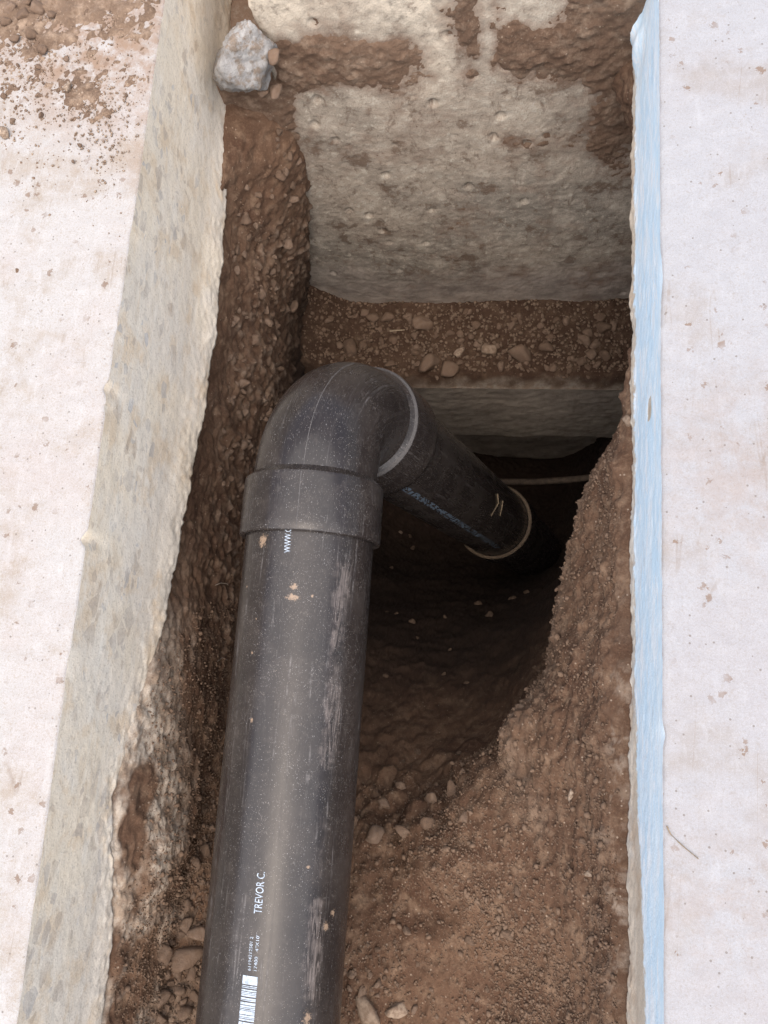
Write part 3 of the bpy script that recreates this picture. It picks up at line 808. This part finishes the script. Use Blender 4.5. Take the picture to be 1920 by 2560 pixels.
# drop leg and the lower coupling
LEND = .612
st = [(s, PR) for s in np.linspace(E0 - .012, LEND + .02, 24)]
drop = adopt(obj('drop_pipe', sweep('drop_pipe', ABS_LOW, st, fr_leg, 128)), pipe_root)
pr3 = hub_profile(LEND, LEND + .062)
pr3 = pr3[:-2] + [(LEND + .064, RBODY), (LEND + .075, RBODY), (LEND + .30, RBODY)]
coup = adopt(obj('coupling', sweep('coupling', ABS_LOW, pr3, fr_leg, 96)), pipe_root)
DUSTR = plain('dust_on_rim', (.11, .08, .055), .95, .3, 500)
rim = obj('dusty_rim', sweep('dusty_rim', DUSTR, [(LEND - .0004, PR + .0008), (LEND - .0014, PR + .0022), (LEND - .0012, RH - .0012), (LEND + .0006, RH + .0002)], fr_leg, 96)); rim.parent = coup
GREYR = plain('dust_on_shoulder', (.060, .055, .053), .55, .3, 700)
sh = obj('dusty_shoulder', sweep('dusty_shoulder', GREYR, [(E1 - .0018, RBODY + .0008), (E1 - .0002, RBODY + .0022), (E1 + .0012, RH - .0030), (E1 + .0026, RH - .0010)], fr_leg, 128)); sh.parent = elbow

# printing on the pipe
INK = plain('white_ink', (.33, .38, .44), .6, .35, 420)
INKB = plain('blue_grey_ink', (.11, .15, .20), .6, .25, 900)
def on_pipe(u, y, r=PR + .00025): return (PX + r * math.sin(u / PR), y, PZ + r * math.cos(u / PR))
def text_flat(s):
    cu = bpy.data.curves.new('t', 'FONT'); cu.body = s; cu.size = 1.0; cu.resolution_u = 3; cu.offset = .0
    o = bpy.data.objects.new('t', cu); COL.objects.link(o)
    dg = bpy.context.evaluated_depsgraph_get()
    me = bpy.data.meshes.new_from_object(o.evaluated_get(dg))
    bpy.data.objects.remove(o)
    bm = bmesh.new(); bm.from_mesh(me); bmesh.ops.triangulate(bm, faces=bm.faces[:])
    bmesh.ops.subdivide_edges(bm, edges=[e for e in bm.edges if e.calc_length() > .3], cuts=2)
    bmesh.ops.triangulate(bm, faces=bm.faces[:])
    V = np.array([v.co[:] for v in bm.verts]); F = np.array([[v.index for v in f.verts] for f in bm.faces])
    bm.free(); bpy.data.meshes.remove(me)
    return V, F
def print_text(s, a, b, height, parent):
    """a, b: photo pixels of the start and end of the base line on the pipe"""
    u0, y0 = pipe_hit(*a); u1, y1 = pipe_hit(*b)
    V, F = text_flat(s)
    w = V[:, 0].max() - V[:, 0].min(); V[:, 0] -= V[:, 0].min()
    hh = .70
    t = V[:, 0] / w
    W = [on_pipe(u0 + (u1 - u0) * tt - vy / hh * height, y0 + (y1 - y0) * tt) for tt, vy in zip(t, V[:, 1])]
    o = obj('printed_lettering', mesh_np('printed_lettering', W, F, False), INK); o.parent = parent
    return o
print_text('TREVOR C.', (654, 2285), (663, 2180), .0062, main)
print_text('61194212501 2', (627, 2427), (633, 2342), .0024, main)
print_text("17400   4\"X10'", (642, 2427), (649, 2338), .0024, main)
print_text('WWW.CH', (726, 1382), (729, 1310), .0056, main)
ua, ya = pipe_hit(608, 2437); ub, yb = pipe_hit(645, 2440)
V, F = [], []
yv = ya; n = 0; rr = random.Random(4)
def qd(y0, y1):
    k = len(V); m_ = 5
    for i in range(m_):
        u = ua + (ub - ua) * i / (m_ - 1)
        V.append(on_pipe(u, y0)); V.append(on_pipe(u, y1))
    for i in range(m_ - 1): F.append((k + 2 * i, k + 2 * i + 1, k + 2 * i + 3, k + 2 * i + 2))
qd(yv - .0058, yv); yv -= .0066
while yv > ya - .058:
    w = rr.choice((.0006, .0006, .0011, .0011, .0017, .0024)); qd(yv - w, yv); yv -= w + rr.choice((.00035, .0005, .0009))
bc = obj('barcode', mesh_np('barcode', V, F, False), INK); bc.parent = main
# faint dot printing along the drop leg: rows of short strokes
V, F = [], []
rr = random.Random(9)
s = E0 + .004
while s < LEND - .05:
    for row in range(5):
        if rr.random() < .62:
            a = math.radians(26) - row * .0016 / PR; da = .0013 / PR; ds = .0028
            k = len(V)
            for (aa, ss) in ((a, s), (a + da, s), (a + da, s + ds), (a, s + ds)):
                p, sx, up = fr_leg(ss)
                V.append(tuple(Vector(p) + (Vector(sx) * math.sin(aa) + Vector(up) * math.cos(aa)) * (PR + .0003)))
            F.append((k, k + 1, k + 2, k + 3))
    s += .0036 if rr.random() < .8 else .0072
dp = obj('dot_printing', mesh_np('dot_printing', V, F, False), INKB); dp.parent = drop

# ------------------------------------------------------------------ loose soil spilled on the left slab
xs = np.arange(-.60, XL - .001, .0022); ys = np.arange(.28, .74, .0022)
X, Y = np.meshgrid(xs, ys, indexing='ij')
Q = np.stack([X, Y, np.zeros_like(X)], 2).reshape(-1, 3)
core = onz(150, 60, 0); core2 = onz(60, 40, 0)
m1 = np.exp(-(((Q[:, 0] - core[0] + .06) / .22) ** 2 + ((Q[:, 1] - core[1] - .06) / .105) ** 2))
c3 = onz(215, 215, 0); m3 = .70 * np.exp(-(((Q[:, 0] - c3[0]) / .042) ** 2 + ((Q[:, 1] - c3[1]) / .045) ** 2))
SPILL = lambda q: np.clip(q, 0, 1)
mm = np.maximum(m1, m3) + .36 * fbm(Q, 16, 5, 141) + .48 * fbm(Q, 80, 4, 143) + .3 * fbm(Q, 300, 3, 144) - .56
wb = worley(Q, 1 / .006, 145)
h = np.where(mm > 0, np.minimum(mm, .5) * .007, mm * .012) + (mm > -.06) * np.clip(.5 - wb[0], 0, 1) * .006 * (wb[2] > .3)
Q[:, 2] = np.clip(h, -.004, .02) + .0003
F = grid_faces(len(xs), len(ys)); kf = (h > -.0025)[F].any(1); F = F[kf]
used = np.unique(F); remap = np.full(len(Q), -1); remap[used] = np.arange(len(used))
me = mesh_np('spilled_soil', Q[used], remap[F])
tag(obj('spilled_soil', me, SOIL_DRY), 'thin loose brown soil spilled on the pale slab', 'soil', kind='stuff')
SPILL_CORE = (core, c3)

# ------------------------------------------------------------------ stones
def rock_mesh(name, seed, sub=3, planes=11, sharp=14, squash=(1, .8, .6), mat=None):
    r = np.random.default_rng(seed)
    bm = bmesh.new(); bmesh.ops.create_icosphere(bm, subdivisions=sub, radius=1)
    V = np.array([v.co[:] for v in bm.verts])
    N = r.normal(size=(planes, 3)); N /= np.linalg.norm(N, axis=1, keepdims=True)
    hgt = r.uniform(.62, .95, planes)
    d = np.clip(V @ N.T, 1e-3, None) / hgt
    rad = 1 / (np.sum(d ** sharp, 1) ** (1 / sharp))
    rad = np.clip(rad, .3, 1.25)
    W = V * rad[:, None] * np.array(squash)
    W += V * (.06 * fbm(W + seed * 3.3, 2.5, 4, seed, .6))[:, None]
    for v, w in zip(bm.verts, W): v.co = w
    for f in bm.faces: f.smooth = True
    me = bpy.data.meshes.new(name); bm.to_mesh(me); bm.free()
    if mat: me.materials.append(mat)
    return me
ROCK = [rock_mesh('stone', 200 + i, 3, 9 + i % 5, 18 + i % 4 * 8, (1, .72 + .06 * (i % 4), .62 + .08 * (i % 3)), STONE) for i in range(10)]
ROCKD = [rock_mesh('stone', 270 + i, 3, 10, 18, (1, .8, .6), stone_mat('shaded_stone', (.050, .034, .024), (.085, .06, .044))) for i in range(4)]  # darker stone copy, pit shade put into its colour
ROCKP = [rock_mesh('stone', 240 + i, 3, 10, 20, (1, .8, .68), STONE_PALE) for i in range(4)]
def bvh_of(objs):
    V, F = [], []; n = 0
    for o in objs:
        me = o.data; k = len(me.vertices)
        co = np.zeros(k * 3, np.float32); me.vertices.foreach_get('co', co)
        V.append(co.reshape(-1, 3) + np.array(o.matrix_world.translation if o.parent is None else (0, 0, 0)))
        lv = np.zeros(len(me.loops), np.int32); me.loops.foreach_get('vertex_index', lv)
        F.append(lv.reshape(-1, 4) + n); n += k
    return BVHTree.FromPolygons(np.concatenate(V).tolist(), np.concatenate(F).tolist())
GROUND = bvh_of([soil, ledge])
EYE = Vector((0, 0, CAM_H))
def hit(px, py):
    return GROUND.ray_cast(EYE, Vector(pray(px, py)))
def stone(loc, size, label, group, meshes=None, name='stone', sink=.3, cat='stone', rot=None, nrm=None):
    me = random.choice(meshes or ROCK)
    o = obj(name, me)
    o.scale = (size, size, size)
    o.rotation_euler = rot or (random.uniform(-.4, .4), random.uniform(-.4, .4), random.uniform(0, 6.28))
    off = Vector(nrm) if nrm is not None else Vector((0, 0, 1))
    o.location = Vector(loc) + off * size * .6 * (1 - 2 * sink)
    tag(o, label, cat, group)
    return o
def px_size(p, npx):   # half-size in metres of something npx photo pixels across at p
    d = (Vector(p) - EYE).length
    return npx / 2 / FPX * d
# the larger stones on the ledge, read from the photograph
ledge_big = [(1227, 876, 40, 'pale rounded stone on the footing step below the wall', ROCKP), (1300, 888, 58, 'blocky tan stone lying on the ledge in front of the wall', None),
  (1149, 882, 26, 'small whitish pebble on the ledge beside the pale rounded stone', ROCKP), (1074, 910, 58, 'large flat brown stone at the ledge edge behind the elbow', None),
  (1125, 925, 44, 'brown wedge of stone hanging over the footing edge', None), (1057, 812, 46, 'dark oblong stone tucked against the foot of the wall', None),
  (875, 870, 46, 'tan stone resting on the ledge just above the elbow', None), (975, 912, 26, None, None), (932, 795, 28, None, None), (970, 795, 32, None, None), (1282, 814, 24, None, None), (1247, 815, 16, None, None), (1190, 814, 22, None, None),
  (1367, 867, 32, None, None), (1462, 852, 34, None, None), (1481, 885, 28, None, None), (1510, 890, 32, None, None), (1508, 822, 34, None, None), (1535, 815, 30, None, None), (1488, 862, 24, None, None),
  (1415, 803, 20, None, None), (1390, 800, 16, None, None), (1383, 918, 24, None, None), (1500, 795, 26, None, None), (1455, 905, 26, None, None), (1470, 830, 24, None, None), (1250, 915, 26, None, None), (955, 855, 20, None, None), (985, 850, 22, None, None)]
for (px, py, w, lab, ms) in ledge_big:
    p, n, i, d_ = hit(px, py)
    if p is None: continue
    stone(p, px_size(p, w) * 1.05, lab or 'small brown stone among the gravel on the footing ledge', None if lab else 'gravel stones on the footing ledge', ms, 'stone' if lab else 'pebble', cat='stone' if lab else 'pebble')
for k in range(170):
    px, py = random.uniform(790, 1560), random.uniform(780, 945)
    p, n, i, d_ = hit(px, py)
    if p is None or n.z < .3 or p.z < ZL - .02: continue
    stone(p, px_size(p, random.choice((8, 9, 10, 12, 14, 17, 21))), 'small brown stone among the gravel on the footing ledge', 'gravel stones on the footing ledge', None, 'pebble', cat='pebble')
# rubble between the left bank and the pipe
left_big = [(413, 2380, 52, 'round brown clod in the rubble left of the pipe', None), (467, 2390, 66, 'long brown stone leaning between the clods and the pipe', None), (405, 2495, 42, 'brown clod lying low in the rubble beside the left bank', None), (463, 2530, 34, None, None), (447, 2428, 30, None, None), (480, 2435, 32, None, None), (515, 2125, 30, None, None), (492, 2155, 34, None, None), (468, 2310, 40, None, None), (500, 2330, 44, None, None), (470, 2265, 26, None, None), (448, 2475, 26, None, None), (490, 2490, 28, None, None), (400, 2545, 26, None, None)]
for (px, py, w, lab, ms) in left_big:
    p, n, i, d_ = hit(px, py)
    if p is None: continue
    stone(p, px_size(p, w) * 1.05, lab or 'brown stone in the rubble between the left bank and the pipe', None if lab else 'rubble left of the pipe', ms, 'clod' if lab else 'rubble_stone', cat='clod' if lab else 'stone')
for k in range(110):
    py = random.uniform(1980, 2600); t = (py - 1980) / 600
    px = random.uniform(500 - 120 * t, 565 - 80 * t)
    p, n, i, d_ = hit(px, py)
    if p is None or n.z < .1: continue
    stone(p, px_size(p, random.choice((9, 11, 13, 16, 20))), 'brown stone in the rubble between the left bank and the pipe', 'rubble left of the pipe', None, 'rubble_stone')
# stones on the floor to the right of the pipe
right_big = [(918, 2525, 62, 'tan oblong stone on the soil right beside the pipe', ROCKP), (992, 2525, 42, 'pale flat stone lying on the loose soil floor', ROCKP), (1035, 2522, 22, None, None), (1430, 1990, 30, 'pale angular stone stuck in the right soil bank', ROCKP), (1458, 2105, 18, None, None), (1272, 2335, 28, None, None), (1175, 2352, 22, None, None), (1292, 2228, 22, None, None), (1473, 2185, 18, None, ROCKP), (1500, 2288, 14, None, None), (1018, 2328, 24, None, None), (1080, 2000, 34, None, None), (935, 2090, 50, None, None), (1010, 2080, 40, None, None), (1070, 2060, 36, None, None), (1130, 1975, 40, None, None), (880, 2060, 44, None, None), (960, 2010, 30, None, None), (905, 2480, 26, None, None), (880, 2435, 24, None, None), (945, 2460, 22, None, None), (1002, 1965, 30, None, None), (1160, 2045, 30, None, None)]
for (px, py, w, lab, ms) in right_big:
    p, n, i, d_ = hit(px, py)
    if p is None: continue
    stone(p, px_size(p, w), lab or 'small brown stone bedded in the soil right of the pipe', None if lab else 'stones bedded in the soil right of the pipe', ms, 'stone' if lab else 'pebble', sink=.42, cat='stone' if lab else 'pebble')
for k in range(70):
    px, py = random.uniform(880, 1500), random.uniform(2120, 2570)
    if random.random() < .5: px = random.uniform(870, 1000); py = random.uniform(2350, 2570)
    p, n, i, d_ = hit(px, py)
    if p is None or n.z < .2: continue
    stone(p, px_size(p, random.choice((7, 8, 9, 11, 14))), 'small brown stone bedded in the soil right of the pipe', 'stones bedded in the soil right of the pipe', None, 'pebble', sink=.35, cat='pebble')
# faint stones down in the pit
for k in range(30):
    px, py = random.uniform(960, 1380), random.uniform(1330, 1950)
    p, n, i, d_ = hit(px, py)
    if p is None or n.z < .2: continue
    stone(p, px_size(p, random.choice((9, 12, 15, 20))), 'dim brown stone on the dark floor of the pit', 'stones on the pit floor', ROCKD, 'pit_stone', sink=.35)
p, n, i, d_ = hit(1001, 1330)
if p is not None: stone(p, px_size(p, 11), 'tiny pale pebble alone on the dark pit floor', None, ROCKP, 'pebble', cat='pebble')
# pebble caught on the right bank under the slab
p = onz(1557, 1050, -.125)
stone(p + np.array([.004, 0, 0]), px_size(p, 34), 'pale pebble wedged under the bluish slab edge', None, ROCKP, 'pebble', sink=.5, cat='pebble')
# cobbles set in the left bank
for k in range(120):
    py = random.uniform(280, 1250); px = random.uniform(600, 760) - (py - 280) * .06
    p, n, i, d_ = hit(px, py)
    if p is None or p.z > -.17: continue
    stone(p, px_size(p, random.choice((12, 15, 18, 22, 30))), 'rounded stone set in the left soil bank', 'stones set in the left soil bank', None, 'bank_stone', sink=.45, nrm=n)
# crumbs on the left slab
for (px, py, w, lab) in ((12, 335, 26, 'tan pebble alone on the pale slab below the spilled soil'), (183, 405, 9, None), (172, 222, 24, 'tan rounded pebble at the edge of the spilled soil'), (65, 42, 28, 'brown clod in the spilled soil on the slab'), (85, 90, 24, None), (30, 25, 26, None), (95, 25, 30, None), (110, 128, 26, None), (20, 60, 22, None), (130, 40, 20, None), (70, 10, 24, None), (40, 100, 20, None)):
    p = onz(px, py, .001)
    stone(p, px_size(p, w), lab or 'small brown clod in the spilled soil on the left slab', None if lab else 'clods in the spilled soil', None if px != 172 and px != 12 else ROCKP, 'pebble' if lab else 'clod', sink=.2, cat='pebble' if lab and 'clod' not in lab else 'clod')
cnt = 0
while cnt < 90:
    px, py = random.uniform(-40, 400), random.uniform(-60, 420)
    q = onz(px, py, 0)
    if q[0] > XL - .012: continue
    dens = math.exp(-((px - 60) / 170) ** 2 - ((py - 60) / 190) ** 2)
    if random.random() > dens: continue
    stone(q, px_size(q, random.choice((7, 8, 9, 11, 14))), 'small brown clod in the spilled soil on the left slab', 'clods in the spilled soil', None, 'clod', sink=.2, cat='clod'); cnt += 1

# fine crumbs: too many to count
def crumbs(name, pts, sizes, mat, label):
    r = np.random.default_rng(len(pts))
    bm = bmesh.new(); bmesh.ops.create_icosphere(bm, subdivisions=1, radius=1)
    B = np.array([v.co[:] for v in bm.verts]); Fb = np.array([[v.index for v in f.verts] for f in bm.faces]); bm.free()
    n, k = len(pts), len(B)
    A = B[None] * r.uniform(.55, 1.15, (n, k, 1)) * r.uniform(.6, 1.1, (n, 1, 3))
    a = r.uniform(0, 6.28, n); c, s = np.cos(a), np.sin(a)
    X = A[..., 0] * c[:, None] - A[..., 1] * s[:, None]; Y = A[..., 0] * s[:, None] + A[..., 1] * c[:, None]
    V = np.stack([X, Y, A[..., 2]], 2) * np.asarray(sizes)[:, None, None] + np.asarray(pts)[:, None, :]
    F = (Fb[None] + (np.arange(n) * k)[:, None, None]).reshape(-1, 3)
    o = obj(name, mesh_np(name, V.reshape(-1, 3), F, True), mat)
    return tag(o, label, 'crumbs', kind='stuff')
pts, szs = [], []
while len(pts) < 4200:
    px, py = RNG.uniform(-60, 400), RNG.uniform(-80, 620)
    q = onz(px, py, 0)
    if q[0] > XL - .004: continue
    dens = math.exp(-((px - 90) / 190) ** 2 - ((py - 40) / 210) ** 2) + .25 * math.exp(-((px - 280) / 60) ** 2 - ((py - 290) / 160) ** 2)
    if vnoise(q[None, :], 28, 5)[0] * .5 + .5 < .35: dens *= .3
    if RNG.random() > dens: continue
    s = RNG.choice([.0004, .0005, .0007, .0009, .0015]); pts.append((q[0], q[1], s * .4)); szs.append(s)
crumbs('soil_crumbs', pts, szs, soil_mat('crumb_soil', (.15, .10, .07), (.22, .155, .11), (.34, .26, .19), pale=False), 'fine brown soil crumbs scattered over the pale slab')
me = soil.data
co = np.zeros(len(me.vertices) * 3, np.float32); me.vertices.foreach_get('co', co); co = co.reshape(-1, 3)
no = np.zeros(len(me.vertices) * 3, np.float32); me.vertices.foreach_get('normal', no); no = no.reshape(-1, 3)
ok = np.where((co[:, 1] > -.42) & (co[:, 1] < .5) & (no[:, 2] > -.25) & (co[:, 2] > -.36) & (co[:, 0] > -.31) & (co[:, 0] < .098) & (co[:, 2] < -.13))[0]
sel = RNG.choice(ok, 38000)
s = RNG.choice([.0006, .0008, .0011, .0015, .0021, .0036], 38000, p=[.30, .30, .22, .13, .04, .01])
crumbs('loose_grit', co[sel] + no[sel] * (s * .3)[:, None] + RNG.normal(0, .0006, (38000, 3)), s, stone_mat('grit', (.120, .076, .051), (.175, .120, .084)), 'fine loose grit covering the trench soil')
me = ledge.data
co = np.zeros(len(me.vertices) * 3, np.float32); me.vertices.foreach_get('co', co); co = co.reshape(-1, 3)
sel = RNG.choice(np.where(co[:, 1] > YF + .016)[0], 2600); s = RNG.choice([.0012, .0017, .0022, .003, .0042], 2600)
crumbs('ledge_grit', co[sel] + np.array([0, 0, 1]) * (s * .3)[:, None], s, stone_mat('ledge_grit', (.15, .105, .074), (.25, .19, .14)), 'fine gravel covering the footing step')

# ------------------------------------------------------------------ broken concrete at the far left corner
def big_rock(name, seed, loc, size, squash, rot, mat, label, cat):
    me = rock_mesh(name, seed, 5, 16, 22, squash, mat)
    co = np.zeros(len(me.vertices) * 3, np.float32); me.vertices.foreach_get('co', co); co = co.reshape(-1, 3)
    co *= (1 + .16 * fbm(co, 2.2, 6, seed, .62) + .07 * fbm(co, 12, 5, seed + 2, .7))[:, None]
    me.vertices.foreach_set('co', co.ravel().astype(np.float32)); me.update()
    o = obj(name, me); o.scale = (size,) * 3; o.rotation_euler = rot; o.location = loc
    return tag(o, label, cat)
CHM = NT('broken_concrete')
_a = CHM.noise(4, 7, .72); _b = CHM.noise(1.2, 5, .7); _c = CHM.noise(14, 5, .75)
_k = CHM.mix(CHM.ramp(_b, .4, .62), (.36, .345, .33), (.26, .25, .24)); _k = CHM.mix(CHM.math('MULTIPLY', CHM.ramp(_a, .46, .60), .85), _k, (.22, .165, .12))
_k = CHM.mix(CHM.math('MULTIPLY', CHM.ramp(_a, .45, .3), .6), _k, (.46, .445, .43))
CH = CHM.done(_k, .95, CHM.bump(_c, .6, .002, CHM.bump(_a, .9, .006)), .2)
p = ony(626, 150, YW - .006)
big_rock('concrete_chunk', 307, (p[0], p[1], p[2]), .043, (.74, .7, 1.30), (.30, .20, .35), CH, 'jagged grey chunk of broken concrete in the far left corner', 'concrete chunk')
for (px, py, w, lab) in ((688, 228, 36, 'round brown stone in the soil below the concrete chunk'), (655, 228, 30, 'rusty brown stone beside the concrete chunk'), (683, 140, 34, 'flat brown stone in the soil right of the concrete chunk')):
    p = ony(px, py, YW - .022)
    stone(p, px_size(p, w), lab, None, None, 'stone', sink=.5)

# ------------------------------------------------------------------ small sticks and the rod in the hollow
def stick(name, pts, r, mat, label, cat, taper=.5):
    V, F = [], []; k = 7
    P_ = [Vector(p) for p in pts]
    for i, p in enumerate(P_):
        t = (P_[min(i + 1, len(P_) - 1)] - P_[max(i - 1, 0)]).normalized()
        a = t.orthogonal().normalized(); b = t.cross(a)
        rr_ = r * (1 - (1 - taper) * i / (len(P_) - 1))
        for j in range(k):
            an = 6.283 * j / k
            V.append(tuple(p + (a * math.cos(an) + b * math.sin(an)) * rr_))
        if i:
            for j in range(k): F.append(((i - 1) * k + j, (i - 1) * k + (j + 1) % k, i * k + (j + 1) % k, i * k + j))
    me = mesh_np(name, V, F); base = len(V)
    return tag(obj(name, me, mat), label, cat)
WOODP = plain('dry_wood', (.30, .235, .16), .85, .25, 400)
STRAW = plain('dark_straw', (.17, .13, .085), .9, .25, 400)  # darkened for the straws in the pit; the stalk shares it
FIBRE = plain('dry_fibre', (.40, .33, .26), .8, .2, 400)
def hitp(px, py, up=.001):
    p, n, i, d_ = hit(px, py); return p + n * up
a, b = hitp(972, 829, .003), hitp(1012, 827, .003)
stick('wood_splinter', [a, a.lerp(b, .5) + Vector((0, 0, .001)), b], .0016, WOODP, 'short pale wood splinter lying on the gravel ledge', 'splinter', .5)
pts = [onz(x, y, .0012) for x, y in ((1667, 2065), (1676, 2085), (1695, 2104), (1715, 2122), (1746, 2147))]
stick('dry_stalk', pts, .00045, STRAW, 'thin dry plant stalk lying on the right slab', 'stalk', .6)
RODM = plain('rusty_dusty_rod', (.085, .062, .045), .9, .35, 120)
pr = [onz(x, y, z) for x, y, z in ((1120, 1202, -.99), (1230, 1205, -.99), (1340, 1205, -.985), (1440, 1198, -.97), (1500, 1190, -.96))]
ROD_P = pr
stick('rod', pr, .0075, RODM, 'dusty brown rod crossing the dark hollow under the footing', 'rod', .9)
def drop_hit(px, py, R):
    # nearest point of the drop leg's surface along a pixel ray, by stepping
    d = Vector(pray(px, py)); best = None
    for i in range(4000):
        q = EYE + d * (.4 + i * .0003)
        w = q - CORNER; s_ = w.dot(LEG)
        if (w - LEG * s_).length < R and s_ > 0: return q
    return None
for pix, lab in ((((1244, 1235), (1246, 1258), (1228, 1290)), 'forked straw lying on the lower end of the drop pipe'), (((1257, 1252), (1254, 1272), (1250, 1290)), 'short straight straw lying on the drop pipe')):
    ps = [drop_hit(x, y, PR + .0012) for x, y in pix]
    if all(p is not None for p in ps): stick('straw', ps, .0010, STRAW, lab, 'straw', .7)
for k, pix in enumerate((((536, 1463), (548, 1456), (562, 1458), (568, 1464)), ((540, 1652), (552, 1645), (563, 1649)))):
    ps = [hitp(x, y, .002) for x, y in pix]
    stick('root_fibre', ps, .0004, FIBRE, ('pale hair-thin root curling out of the left bank beside the fitting', 'fine root sticking out of the left bank halfway along the pipe')[k], 'root', .7)
